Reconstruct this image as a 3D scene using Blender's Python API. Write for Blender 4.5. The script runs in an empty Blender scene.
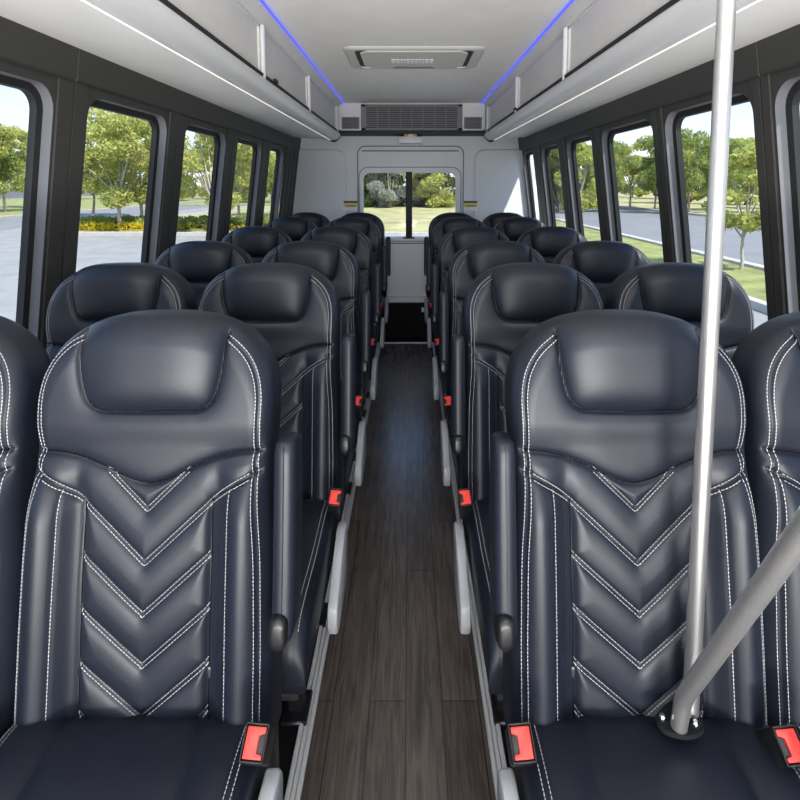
import bpy, bmesh, math, random
import numpy as np
from mathutils import Vector, Matrix
random.seed(7); rng = np.random.default_rng(7)
sc = bpy.context.scene
COL = sc.collection
R = math.radians

# ------------------------------------------------------------------ materials
def new_mat(name):
    m = bpy.data.materials.new(name); m.use_nodes = True
    nt = m.node_tree
    return m, nt, nt.nodes['Principled BSDF']

def mat(name, col, rough=.5, metal=0., noise=0., nscale=20., bump=0., bscale=200., spec=.5, coat=0.):
    m, nt, b = new_mat(name)
    b.inputs['Base Color'].default_value = (*col, 1)
    b.inputs['Roughness'].default_value = rough
    b.inputs['Metallic'].default_value = metal
    b.inputs['Specular IOR Level'].default_value = spec
    b.inputs['Coat Weight'].default_value = coat
    tc = nt.nodes.new('ShaderNodeTexCoord')
    if noise:
        n = nt.nodes.new('ShaderNodeTexNoise'); n.inputs['Scale'].default_value = nscale; n.inputs['Detail'].default_value = 5
        nt.links.new(tc.outputs['Object'], n.inputs['Vector'])
        r = nt.nodes.new('ShaderNodeValToRGB')
        r.color_ramp.elements[0].position = .3; r.color_ramp.elements[1].position = .7
        r.color_ramp.elements[0].color = (*[c*(1-noise) for c in col], 1)
        r.color_ramp.elements[1].color = (*[min(1, c*(1+noise)) for c in col], 1)
        nt.links.new(n.outputs['Fac'], r.inputs['Fac']); nt.links.new(r.outputs['Color'], b.inputs['Base Color'])
    if bump:
        n = nt.nodes.new('ShaderNodeTexNoise'); n.inputs['Scale'].default_value = bscale; n.inputs['Detail'].default_value = 3
        nt.links.new(tc.outputs['Object'], n.inputs['Vector'])
        bp = nt.nodes.new('ShaderNodeBump'); bp.inputs['Strength'].default_value = bump; bp.inputs['Distance'].default_value = .002
        nt.links.new(n.outputs['Fac'], bp.inputs['Height']); nt.links.new(bp.outputs['Normal'], b.inputs['Normal'])
    return m

def emit(name, col, s):
    m, nt, b = new_mat(name)
    b.inputs['Base Color'].default_value = (*col, 1)
    b.inputs['Emission Color'].default_value = (*col, 1); b.inputs['Emission Strength'].default_value = s
    return m

M = {}
M['leather'] = mat('black_leather', (.0070, .0092, .0165), .46, bump=.12, bscale=420, spec=.42)
M['seam'] = mat('seam_shade_black', (.0025, .0026, .003), .9, spec=.1)  # near-black for the tubes that draw the seam shade
M['thread'] = mat('pale_thread', (.44, .44, .45), .7)
M['black_plastic'] = mat('black_plastic', (.008, .008, .009), .36, spec=.35)
M['black_metal'] = mat('black_metal', (.012, .012, .014), .3)
M['matte_black'] = mat('matte_black', (.005, .0055, .007), .75, spec=.2)
M['red'] = mat('red_button', (.66, .024, .016), .35)
M['grey_plastic'] = mat('grey_plastic', (.32, .33, .345), .42)
M['charcoal'] = mat('charcoal_trim', (.036, .0345, .0335), .55, noise=.08, nscale=60, bump=.1, bscale=500)
M['rubber'] = mat('black_rubber', (.009, .009, .010), .6)
M['gap_shade'] = mat('gap_shade_grey', (.22, .225, .23), .6)  # shade in the rear moulding gaps, put into a grey colour
M['jamb'] = mat('grey_jamb', (.135, .14, .15), .5)
M['ceil'] = mat('ceiling_vinyl', (.85, .835, .805), .55, noise=.03, nscale=9)
M['rackpanel'] = mat('rack_panel', (.70, .685, .65), .5, noise=.03, nscale=30, bump=.25, bscale=700)
M['rackunder'] = mat('rack_underside', (.84, .835, .82), .5, noise=.02, nscale=8)
M['alu'] = mat('satin_aluminium', (.74, .745, .76), .36, metal=.2)
M['rear'] = mat('rear_wall_moulding', (.80, .81, .82), .5, noise=.015, nscale=6)
M['ventgrey'] = mat('vent_grey', (.20, .20, .20), .5)
M['ventdark'] = mat('vent_dark', (.03, .03, .03), .6)
M['blackfloor'] = mat('black_floor_mat', (.005, .005, .0055), .7, bump=.3, bscale=300, spec=.2)
M['white'] = mat('white_plastic', (.9, .9, .9), .4)
M['orange'] = mat('orange_sticker', (.85, .30, .08), .5)
M['yellow'] = mat('yellow_sticker', (.75, .66, .10), .5)
M['blackink'] = mat('black_ink', (.01, .01, .01), .5)
M['chrome'] = mat('chrome_bolt', (.8, .8, .8), .15, metal=1.)
M['blueled'] = emit('blue_led', (.09, .11, .80), .55)
M['whiteled'] = emit('white_led', (1., .97, .82), .5)
M['hatch'] = mat('hatch_plastic', (.60, .585, .55), .5)
M['bark'] = mat('bark', (.24, .19, .15), .9, noise=.3, nscale=8)
M['palebark'] = mat('pale_bark', (.42, .37, .32), .9, noise=.25, nscale=8)
M['kerb'] = mat('concrete', (.44, .42, .39), .85, noise=.1, nscale=3)
M['fence'] = mat('grey_fence', (.22, .22, .23), .8, noise=.1, nscale=2)

# brushed steel with streaks along the tube
def steel():
    m, nt, b = new_mat('brushed_steel')
    b.inputs['Metallic'].default_value = .9; b.inputs['Roughness'].default_value = .36
    tc = nt.nodes.new('ShaderNodeTexCoord'); mp = nt.nodes.new('ShaderNodeMapping')
    mp.inputs['Scale'].default_value = (900, 900, 25)
    n = nt.nodes.new('ShaderNodeTexNoise'); n.inputs['Scale'].default_value = 1; n.inputs['Detail'].default_value = 4
    nt.links.new(tc.outputs['Object'], mp.inputs['Vector']); nt.links.new(mp.outputs['Vector'], n.inputs['Vector'])
    r = nt.nodes.new('ShaderNodeValToRGB')
    r.color_ramp.elements[0].color = (.54, .53, .52, 1); r.color_ramp.elements[1].color = (.66, .65, .64, 1)
    r.color_ramp.elements[0].position = .3; r.color_ramp.elements[1].position = .7
    nt.links.new(n.outputs['Fac'], r.inputs['Fac']); nt.links.new(r.outputs['Color'], b.inputs['Base Color'])
    return m
M['steel'] = steel()

# plank floor
def wood():
    m, nt, b = new_mat('wood_plank_vinyl')
    L = nt.links.new
    tc = nt.nodes.new('ShaderNodeTexCoord')
    sp = nt.nodes.new('ShaderNodeSeparateXYZ'); L(tc.outputs['Object'], sp.inputs[0])
    ad = nt.nodes.new('ShaderNodeMath'); ad.operation = 'ADD'; ad.inputs[1].default_value = .0107 + .103*20; L(sp.outputs['X'], ad.inputs[0])
    ay = nt.nodes.new('ShaderNodeMath'); ay.operation = 'ADD'; ay.inputs[1].default_value = 9.27; L(sp.outputs['Y'], ay.inputs[0])
    cb = nt.nodes.new('ShaderNodeCombineXYZ'); L(ay.outputs[0], cb.inputs['X']); L(ad.outputs[0], cb.inputs['Y'])
    br = nt.nodes.new('ShaderNodeTexBrick')
    br.offset = .37; br.inputs['Scale'].default_value = 1; br.inputs['Brick Width'].default_value = .82
    br.inputs['Row Height'].default_value = .103; br.inputs['Mortar Size'].default_value = .0011
    br.inputs['Color1'].default_value = (.084, .069, .062, 1); br.inputs['Color2'].default_value = (.122, .102, .092, 1)
    br.inputs['Mortar'].default_value = (.012, .010, .010, 1)
    L(cb.outputs[0], br.inputs['Vector'])
    mp = nt.nodes.new('ShaderNodeMapping'); mp.inputs['Scale'].default_value = (5, 75, 1); L(cb.outputs[0], mp.inputs['Vector'])
    n = nt.nodes.new('ShaderNodeTexNoise'); n.inputs['Scale'].default_value = 1; n.inputs['Detail'].default_value = 7; n.inputs['Distortion'].default_value = 1.2
    L(mp.outputs[0], n.inputs['Vector'])
    r = nt.nodes.new('ShaderNodeValToRGB')
    r.color_ramp.elements[0].position = .33; r.color_ramp.elements[0].color = (.55, .55, .55, 1)
    r.color_ramp.elements[1].position = .68; r.color_ramp.elements[1].color = (1.35, 1.33, 1.3, 1)
    L(n.outputs['Fac'], r.inputs['Fac'])
    mx = nt.nodes.new('ShaderNodeMix'); mx.data_type = 'RGBA'; mx.blend_type = 'MULTIPLY'; mx.inputs[0].default_value = 1
    L(br.outputs['Color'], mx.inputs[6]); L(r.outputs['Color'], mx.inputs[7])
    L(mx.outputs[2], b.inputs['Base Color'])
    b.inputs['Roughness'].default_value = .27; b.inputs['Specular IOR Level'].default_value = 1.
    bp = nt.nodes.new('ShaderNodeBump'); bp.inputs['Strength'].default_value = .25; bp.inputs['Distance'].default_value = .001
    L(n.outputs['Fac'], bp.inputs['Height']); L(bp.outputs['Normal'], b.inputs['Normal'])
    return m
M['wood'] = wood()

def glass():
    m = bpy.data.materials.new('window_glass'); m.use_nodes = True; nt = m.node_tree; nt.nodes.clear()
    o = nt.nodes.new('ShaderNodeOutputMaterial'); mx = nt.nodes.new('ShaderNodeMixShader')
    t = nt.nodes.new('ShaderNodeBsdfTransparent'); t.inputs[0].default_value = (.93, .95, .95, 1)
    g = nt.nodes.new('ShaderNodeBsdfGlossy'); g.inputs['Roughness'].default_value = .02
    lw = nt.nodes.new('ShaderNodeLayerWeight'); lw.inputs['Blend'].default_value = .5
    pw = nt.nodes.new('ShaderNodeMath'); pw.operation = 'POWER'; pw.inputs[1].default_value = 5; nt.links.new(lw.outputs['Facing'], pw.inputs[0])
    f = nt.nodes.new('ShaderNodeMath'); f.operation = 'MULTIPLY_ADD'; f.inputs[1].default_value = .55; f.inputs[2].default_value = .005; nt.links.new(pw.outputs[0], f.inputs[0])
    nt.links.new(f.outputs[0], mx.inputs[0]); nt.links.new(t.outputs[0], mx.inputs[1]); nt.links.new(g.outputs[0], mx.inputs[2])
    nt.links.new(mx.outputs[0], o.inputs[0])
    return m
M['glass'] = glass()

def leafmat(name, c1, c2, trans=.48):
    m = bpy.data.materials.new(name); m.use_nodes = True; nt = m.node_tree; nt.nodes.clear(); L = nt.links.new
    o = nt.nodes.new('ShaderNodeOutputMaterial'); mx = nt.nodes.new('ShaderNodeMixShader'); mx.inputs[0].default_value = trans
    d = nt.nodes.new('ShaderNodeBsdfDiffuse'); t = nt.nodes.new('ShaderNodeBsdfTranslucent')
    tc = nt.nodes.new('ShaderNodeTexCoord'); n = nt.nodes.new('ShaderNodeTexNoise'); n.inputs['Scale'].default_value = 2.2; n.inputs['Detail'].default_value = 6
    L(tc.outputs['Object'], n.inputs['Vector'])
    r = nt.nodes.new('ShaderNodeValToRGB'); r.color_ramp.elements[0].position = .35; r.color_ramp.elements[1].position = .65
    r.color_ramp.elements[0].color = (*c1, 1); r.color_ramp.elements[1].color = (*c2, 1)
    L(n.outputs['Fac'], r.inputs['Fac']); L(r.outputs[0], d.inputs[0]); L(r.outputs[0], t.inputs[0])
    L(d.outputs[0], mx.inputs[1]); L(t.outputs[0], mx.inputs[2]); L(mx.outputs[0], o.inputs[0])
    return m
M['leaf_light'] = leafmat('leaves_yellow_green', (.34, .38, .10), (.64, .63, .22))
M['leaf_mid'] = leafmat('leaves_green', (.21, .28, .08), (.46, .50, .17))
M['leaf_dark'] = leafmat('leaves_dark_green', (.11, .17, .055), (.30, .37, .12))
M['leaf_silver'] = leafmat('leaves_silver', (.25, .28, .23), (.48, .50, .44))
M['flower'] = leafmat('yellow_flowers', (.55, .40, .02), (.75, .60, .05))
M['grass'] = mat('grass', (.23, .24, .075), .95, noise=.38, nscale=1.6, bump=.8, bscale=30)
M['grassdry'] = mat('dry_grass', (.34, .31, .14), .95, noise=.3, nscale=.8, bump=.8, bscale=30)
M['asphalt'] = mat('asphalt', (.25, .245, .235), .9, noise=.14, nscale=1.2, bump=.4, bscale=60)
M['road'] = mat('road_asphalt', (.19, .19, .192), .9, noise=.1, nscale=.7)
M['paint'] = mat('white_road_paint', (.62, .62, .60), .8, noise=.1, nscale=4)

# ------------------------------------------------------------------ object helpers
def prop(o, label=None, cat=None, group=None, kind=None):
    if label: o['label'] = label
    if cat: o['category'] = cat
    if group: o['group'] = group
    if kind: o['kind'] = kind
    return o

def link(name, me, parent=None, loc=None):
    o = bpy.data.objects.new(name, me); COL.objects.link(o)
    if parent is not None: o.parent = parent
    if loc is not None: o.location = loc
    return o

def empty(name, loc=(0, 0, 0), rz=0):
    o = bpy.data.objects.new(name, None); o.empty_display_size = .1; COL.objects.link(o)
    o.location = loc; o.rotation_euler = (0, 0, rz); return o

def mesh_np(name, V, F, mats, smooth=True):
    me = bpy.data.meshes.new(name)
    me.from_pydata([tuple(map(float, v)) for v in V], [], [tuple(map(int, f)) for f in F])
    for m in (mats if isinstance(mats, (list, tuple)) else [mats]): me.materials.append(m)
    if smooth: me.polygons.foreach_set('use_smooth', [True]*len(me.polygons))
    me.update(); return me

class MB:
    """collects shapes for one mesh"""
    def __init__(s): s.bm = bmesh.new()
    def box(s, x0, x1, y0, y1, z0, z1, bev=0., seg=2, mx=None):
        r = bmesh.ops.create_cube(s.bm, size=1)
        vs = r['verts']
        bmesh.ops.scale(s.bm, vec=(x1-x0, y1-y0, z1-z0), verts=vs)
        bmesh.ops.translate(s.bm, vec=((x0+x1)/2, (y0+y1)/2, (z0+z1)/2), verts=vs)
        if bev:
            es = list({e for v in vs for e in v.link_edges})
            rr = bmesh.ops.bevel(s.bm, geom=es, offset=bev, segments=seg, profile=.5, affect='EDGES')
            vs = list({v for f in rr['faces'] for v in f.verts} | {v for v in vs if v.is_valid})
        if mx is not None: bmesh.ops.transform(s.bm, matrix=mx, verts=vs)
        return s
    def tube(s, pts, r, n=14, cap=True):
        pts = [Vector(p) for p in pts]; rs = r if isinstance(r, (list, tuple)) else [r]*len(pts)
        rings = []; up = None
        for i, p in enumerate(pts):
            d = (pts[min(i+1, len(pts)-1)]-pts[max(i-1, 0)]).normalized()
            if up is None: up = d.orthogonal().normalized()
            up = (up-d*up.dot(d)).normalized(); b = d.cross(up)
            rings.append([s.bm.verts.new(p+rs[i]*(math.cos(a)*up+math.sin(a)*b)) for a in [2*math.pi*k/n for k in range(n)]])
        for A, B in zip(rings, rings[1:]):
            for k in range(n): s.bm.faces.new((A[k], A[(k+1) % n], B[(k+1) % n], B[k]))
        if cap:
            s.bm.faces.new(rings[0][::-1]); s.bm.faces.new(rings[-1])
        return s
    def prism(s, poly, axis, a, b):
        """poly: list of 2-D points; axis 0: (y,z) poly along x; 1: (x,z) poly along y; 2: (x,y) along z"""
        def P(p, t): return ((t, p[0], p[1]), (p[0], t, p[1]), (p[0], p[1], t))[axis]
        A = [s.bm.verts.new(P(p, a)) for p in poly]; B = [s.bm.verts.new(P(p, b)) for p in poly]
        n = len(poly)
        for k in range(n): s.bm.faces.new((A[k], A[(k+1) % n], B[(k+1) % n], B[k]))
        s.bm.faces.new(A[::-1]); s.bm.faces.new(B); return s
    def quad(s, *ps):
        s.bm.faces.new([s.bm.verts.new(p) for p in ps]); return s
    def mesh(s, name, m, smooth=None, bev=0.):
        bmesh.ops.recalc_face_normals(s.bm, faces=s.bm.faces)
        if bev:
            es = [e for e in s.bm.edges if len(e.link_faces) == 2 and e.calc_face_angle(0) > .6]
            bmesh.ops.bevel(s.bm, geom=es, offset=bev, segments=2, profile=.5, affect='EDGES')
        me = bpy.data.meshes.new(name); s.bm.to_mesh(me); s.bm.free()
        for mm in (m if isinstance(m, (list, tuple)) else [m]): me.materials.append(mm)
        if smooth:
            me.polygons.foreach_set('use_smooth', [True]*len(me.polygons))
            me.set_sharp_from_angle(angle=R(smooth))
        return me
    def build(s, name, m, parent=None, smooth=None, bev=0., loc=None):
        return link(name, s.mesh(name, m, smooth, bev), parent, loc)

def struct(o): o['kind'] = 'structure'; return o

# ------------------------------------------------------------------ camera
cam = bpy.data.cameras.new('camera'); co = bpy.data.objects.new('camera', cam); COL.objects.link(co)
EYE = 1.47
cam.sensor_width = 36; cam.sensor_fit = 'HORIZONTAL'
cam.lens = 530/800*36
cam.shift_x = -(409.5-400)/800; cam.shift_y = (232-400)/800
co.location = (0, 0, EYE); co.rotation_euler = (R(90-5.1), 0, 0); cam.clip_start = .02; cam.clip_end = 2000
sc.camera = co

# ------------------------------------------------------------------ SEAT
TL = R(9.0); UP = np.array([0, math.sin(TL), math.cos(TL)]); NO = np.array([0, -math.cos(TL), math.sin(TL)])
SZ = .603                                   # height of the backrest foot
HB = .649
def S_top(t):
    a = np.clip(np.abs(t), 0, 1)
    return HB-.17*(1-(1-a**2.6)**(1/2.6))
ws_s = [-.08, .1, .25, .33, .40, .46, .53, .60, .70]
ws_w = [.215, .215, .212, .206, .201, .205, .207, .205, .200]
def Wd(s):
    # smooth interpolation
    acc = 0
    for k in (-.03, -.015, 0, .015, .03): acc = acc+np.interp(s+k, ws_s, ws_w)
    return acc/5

SB = -.07
nt_, nq_ = 171, 240
tt = np.sin(np.linspace(-1, 1, nt_)*math.pi/2*.985)/math.sin(math.pi/2*.985)
qq = np.sin(np.linspace(0, 1, nq_)*math.pi/2*.93)/math.sin(math.pi/2*.93)
qq = .65*np.linspace(0, 1, nq_)+.35*qq
T, Q = np.meshgrid(tt, qq)                   # [j,i]
Sg = SB+Q*(S_top(T)-SB); Xg = T*Wd(Sg)

def seglist(poly): return [(np.array(a), np.array(b)) for a, b in zip(poly, poly[1:])]
def dist(X, S, segs):
    d = np.full(X.shape, 9.)
    for a, b in segs:
        ab = b-a; L2 = ab@ab
        if L2 < 1e-12: continue
        k = np.clip(((X-a[0])*ab[0]+(S-a[1])*ab[1])/L2, 0, 1)
        d = np.minimum(d, np.hypot(X-a[0]-k*ab[0], S-a[1]-k*ab[1]))
    return d
def smooth_poly(p, n=8):
    """Catmull-Rom through the points"""
    p = [np.array(q, float) for q in p]; out = []
    for i in range(len(p)-1):
        a = p[max(i-1, 0)]; b = p[i]; c = p[i+1]; d = p[min(i+2, len(p)-1)]
        for k in range(n):
            u = k/n
            out.append(.5*((2*b)+(-a+c)*u+(2*a-5*b+4*c-d)*u*u+(-a+3*b-3*c+d)*u**3))
    out.append(p[-1]); return [tuple(q) for q in out]
def mirror(p): return [(-x, s) for x, s in p]

half_head = smooth_poly([(.127, .70), (.126, .63), (.124, .57), (.118, .53), (.107, .50), (.088, .4855), (.06, .483), (0, .482)])
head_out = half_head+mirror(half_head)[::-1][1:]
half_yoke = smooth_poly([(.22, .414), (.16, .413), (.12, .404), (.08, .389), (.04, .370), (.015, .362), (0, .360)])
yoke = half_yoke+mirror(half_yoke)[::-1][1:]
half_dbl = [(.22, .390)]+smooth_poly([(.185, .380), (.148, .360), (.11, .331)], 6)+[(0, .231)]
dbl = half_dbl+mirror(half_dbl)[::-1][1:]
vee = [(.07, .384), (0, .317), (-.07, .384)]
chev = [[(.109, e), (0, a), (-.109, e)] for e, a in ((.244, .149), (.158, .065), (.070, -.020))]
corner = [[(.109, -.008), (.07, -.046)], [(-.109, -.008), (-.07, -.046)]]
pan = [[(.109, .332), (.109, SB)], [(-.109, .332), (-.109, SB)]]
stl = [[(.142, .353), (.145, SB)], [(-.142, .353), (-.145, SB)]]
# outline polyline and the piping seam (outline set in)
bt = np.sin(np.linspace(-1, 1, 301)*math.pi/2)
top_line = [(float(t*Wd(S_top(t))), float(S_top(t))) for t in bt]
side = [(float(Wd(s)), float(s)) for s in np.linspace(SB, float(S_top(1.)), 140)]
outline = mirror(side)+top_line[1:-1]+side[::-1]
seg_out = seglist(outline)
def inset(poly, d):
    P = np.array(poly); out = []
    tan = np.gradient(P, axis=0); tan /= np.linalg.norm(tan, axis=1)[:, None]+1e-9
    nrm = np.stack([tan[:, 1], -tan[:, 0]], 1)   # to the right of travel = inside (outline runs left side up, over, down)
    return P+nrm*d
pipe = [tuple(p) for p in inset(outline, .019)]
pipe_R = [p for p in pipe if p[0] > .126]; pipe_L = [p for p in pipe if p[0] < -.126]

seams_deep = seglist(head_out)+seglist(yoke)+seglist(dbl)+seglist(vee)+sum([seglist(c) for c in chev+corner+pan], [])
seams_fine = seglist(pipe_R)+seglist(pipe_L)+sum([seglist(c) for c in stl], [])
def sstep(a, b, x):
    u = np.clip((x-a)/(b-a), 0, 1); return u*u*(3-2*u)
HWs = np.array([p[1] for p in half_head])[::-1]; HWx = np.array([p[0] for p in half_head])[::-1]
def in_head(X, S):
    return (S > .482) & (np.abs(X) < np.interp(S, HWs, HWx))
DBx = np.array([p[0] for p in half_dbl])[::-1]; DBs = np.array([p[1] for p in half_dbl])[::-1]
def in_panel(X, S):
    return (np.abs(X) < .109) & (S < np.interp(np.abs(X), DBx, DBs))
def front(X, S, edge=False):
    X = np.asarray(X, float); S = np.asarray(S, float); A = np.abs(X)
    e = np.where((A < np.maximum(Wd(S), .0)+.0), dist(X, S, seg_out), 0)
    if edge: e = np.zeros_like(X)
    low = 1-sstep(.30, .43, S)
    f = .030*np.exp(-((A-.168)/.036)**2)*low                        # side bolsters
    f = f+.008*np.exp(-((S-.17)/.13)**2)*np.exp(-(A/.13)**2)        # lumbar fullness
    f = f-.010*sstep(.44, .30, S)*sstep(.085, .125, A)*np.exp(-((A-.118)/.02)**2)
    ih = in_head(X, S); hw = np.interp(S, HWs, HWx)
    dome = (1-np.clip(A/np.maximum(hw, 1e-3), 0, 1)**3.2)*(1-np.exp(-np.clip(S-.482, 0, 1)/.030))
    f = f+np.where(ih, .024*dome, 0)
    f = f+.006*sstep(.42, .47, S)
    dd = dist(X, S, seams_deep)
    fe = sstep(.001, .016, e)
    f = f+(.0095*(1-np.exp(-(dd/.011)))-.0045*np.exp(-(dd/.0034)**2))*fe+.0095*(1-fe)
    df = dist(X, S, seams_fine)
    f = f-.0022*np.exp(-(df/.0025)**2)*fe
    Rr = .034+.022*sstep(.45, .62, S)
    u = np.clip(1-e/Rr, 0, 1)
    return f-Rr*(1-np.sqrt(np.clip(1-u*u, 0, 1)))
Fg = front(Xg, Sg)
for sl in ((slice(None), 0), (slice(None), -1), (-1, slice(None))): Fg[sl] = front(Xg[sl], Sg[sl], True)
def p3(x, s, f): return np.array([x, 0, 0])+np.array([0, 0, SZ])+UP*s+NO*f
P = np.zeros((nq_, nt_, 3)); P[..., 0] = Xg
P += np.array([0, 0, SZ])+Sg[..., None]*UP+Fg[..., None]*NO

dU = np.gradient(P, axis=1); dQ = np.gradient(P, axis=0)
NG = np.cross(dU, dQ); NG /= np.linalg.norm(NG, axis=2)[..., None]+1e-12; NG = NG.reshape(-1, 3)
def back_meshes():
    faces = {'head': [], 'panel': [], 'back': []}
    Xc = .25*(Xg[:-1, :-1]+Xg[1:, :-1]+Xg[:-1, 1:]+Xg[1:, 1:]); Sc = .25*(Sg[:-1, :-1]+Sg[1:, :-1]+Sg[:-1, 1:]+Sg[1:, 1:])
    H_ = in_head(Xc, Sc); Pn = in_panel(Xc, Sc)
    idx = np.arange(nq_*nt_).reshape(nq_, nt_)
    for j in range(nq_-1):
        for i in range(nt_-1):
            k = 'head' if H_[j, i] else 'panel' if Pn[j, i] else 'back'
            faces[k].append((idx[j, i], idx[j, i+1], idx[j+1, i+1], idx[j+1, i]))
    V = [tuple(p) for p in P.reshape(-1, 3)]
    # side wall: boundary loop pushed back
    loop = [(j, 0) for j in range(nq_)]+[(nq_-1, i) for i in range(1, nt_)]+[(j, nt_-1) for j in range(nq_-2, -1, -1)]
    lx = np.array([[Xg[j, i], Sg[j, i]] for j, i in loop])
    cur = [int(idx[j, i]) for j, i in loop]
    for depth, ins in ((-.066, -.002), (-.080, .0), (-.096, .008), (-.104, .022), (-.106, .05)):
        q = inset([tuple(v) for v in lx], ins); nxt = []
        for (x, s) in q:
            nxt.append(len(V)); V.append(tuple(p3(x, s, depth)))
        for a in range(len(cur)-1): faces['back'].append((cur[a], cur[a+1], nxt[a+1], nxt[a]))
        cur = nxt
    faces['back'].append(tuple(cur))
    out = {}; bset = {int(idx[j, i]) for j, i in loop}
    for k, nm in (('head', 'headrest'), ('panel', 'quilted_panel'), ('back', 'backrest')):
        used = sorted({v for f in faces[k] for v in f}); mp = {v: n for n, v in enumerate(used)}
        me = mesh_np(nm, [V[v] for v in used], [[mp[v] for v in f] for f in faces[k]], M['leather'])
        me.update(); out[k] = me
        nn = np.zeros((len(used), 3))
        for n_, v in enumerate(used):
            nn[n_] = NG[v] if v < nq_*nt_ and v not in bset else me.vertices[n_].normal
        me.normals_split_custom_set_from_vertices([tuple(q) for q in nn])
    return out

def resample(poly, step):
    P_ = np.array(poly, float); d = np.r_[0, np.cumsum(np.linalg.norm(np.diff(P_, axis=0), axis=1))]
    n = max(2, int(d[-1]/step)); u = np.linspace(0, d[-1], n+1)
    return np.stack([np.interp(u, d, P_[:, k]) for k in range(P_.shape[1])], 1)
def stitches(lines3, name):
    """lines3: list of (points3D, normals) sampled at dash pitch; a small capsule-like dash per pitch"""
    V, F = [], []
    for pts, nrm in lines3:
        for a, b, n in zip(pts[:-1], pts[1:], nrm[:-1]):
            d = b-a; L = np.linalg.norm(d)
            if L < 1e-5 or L > .03: continue
            d = d/L; sd = np.cross(d, n); sd /= np.linalg.norm(sd)+1e-9
            c = (a+b)/2+n*.0004; h = d*L*.33; w = sd*.00065; u = n*.0007; k = len(V)
            V += [c-h*1.15-u*.3, c-h+w, c-h+u, c-h-w, c+h+w, c+h+u, c+h-w, c+h*1.15-u*.3]
            F += [(k+1, k+4, k+5, k+2), (k+2, k+5, k+6, k+3), (k, k+1, k+2), (k, k+2, k+3), (k+7, k+5, k+4), (k+7, k+6, k+5)]
    return mesh_np(name, V, F, M['thread'])
def on_back(poly, off=0., step=.0062):
    q = resample(poly, step)
    if off: q = inset([tuple(p) for p in q], off)
    f = front(q[:, 0], q[:, 1])
    e = 5e-4
    fx = (front(q[:, 0]+e, q[:, 1])-front(q[:, 0]-e, q[:, 1]))/(2*e); fs = (front(q[:, 0], q[:, 1]+e)-front(q[:, 0], q[:, 1]-e))/(2*e)
    fx = np.clip(fx, -2.5, 2.5); fs = np.clip(fs, -2.5, 2.5)
    pts = np.stack([p3(x, s, ff) for (x, s), ff in zip(q, f)])
    nr = np.array([NO-np.array([1, 0, 0])*a-UP*b for a, b in zip(fx, fs)]); nr /= np.linalg.norm(nr, axis=1)[:, None]
    return pts, nr
def pair_v(poly, o):
    """offset a V-shaped seam by shifting each arm vertically"""
    return [(x, s+o) for x, s in poly]
SL = []
for c in chev+[vee]:
    for o in (-.0048, .0048): SL.append(on_back(pair_v(c, o)))
for c in corner:
    for o in (-.0048, .0048): SL.append(on_back(pair_v(c, o)))
for o in (-.0052, .0052): SL.append(on_back([(x, s+o) for x, s in dbl if abs(x) < .178]))
for pl in (pipe_R, pipe_L):
    for o in (-.0042, .0042): SL.append(on_back(pl, o))
for c in stl: SL.append(on_back(c, 0))
BK = back_meshes()
BK['stitch'] = stitches(SL, 'backrest_stitching')
def seam_mesh():  # added matte tubes: shade in the seam grooves drawn as dark lines
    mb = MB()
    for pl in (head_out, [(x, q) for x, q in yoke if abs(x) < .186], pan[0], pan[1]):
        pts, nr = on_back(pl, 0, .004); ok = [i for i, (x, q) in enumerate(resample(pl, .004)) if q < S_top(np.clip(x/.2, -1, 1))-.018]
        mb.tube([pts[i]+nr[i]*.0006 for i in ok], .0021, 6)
    return mb.mesh('seam_shade_line', M['seam'], 80)
BK['seam'] = seam_mesh()

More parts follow.
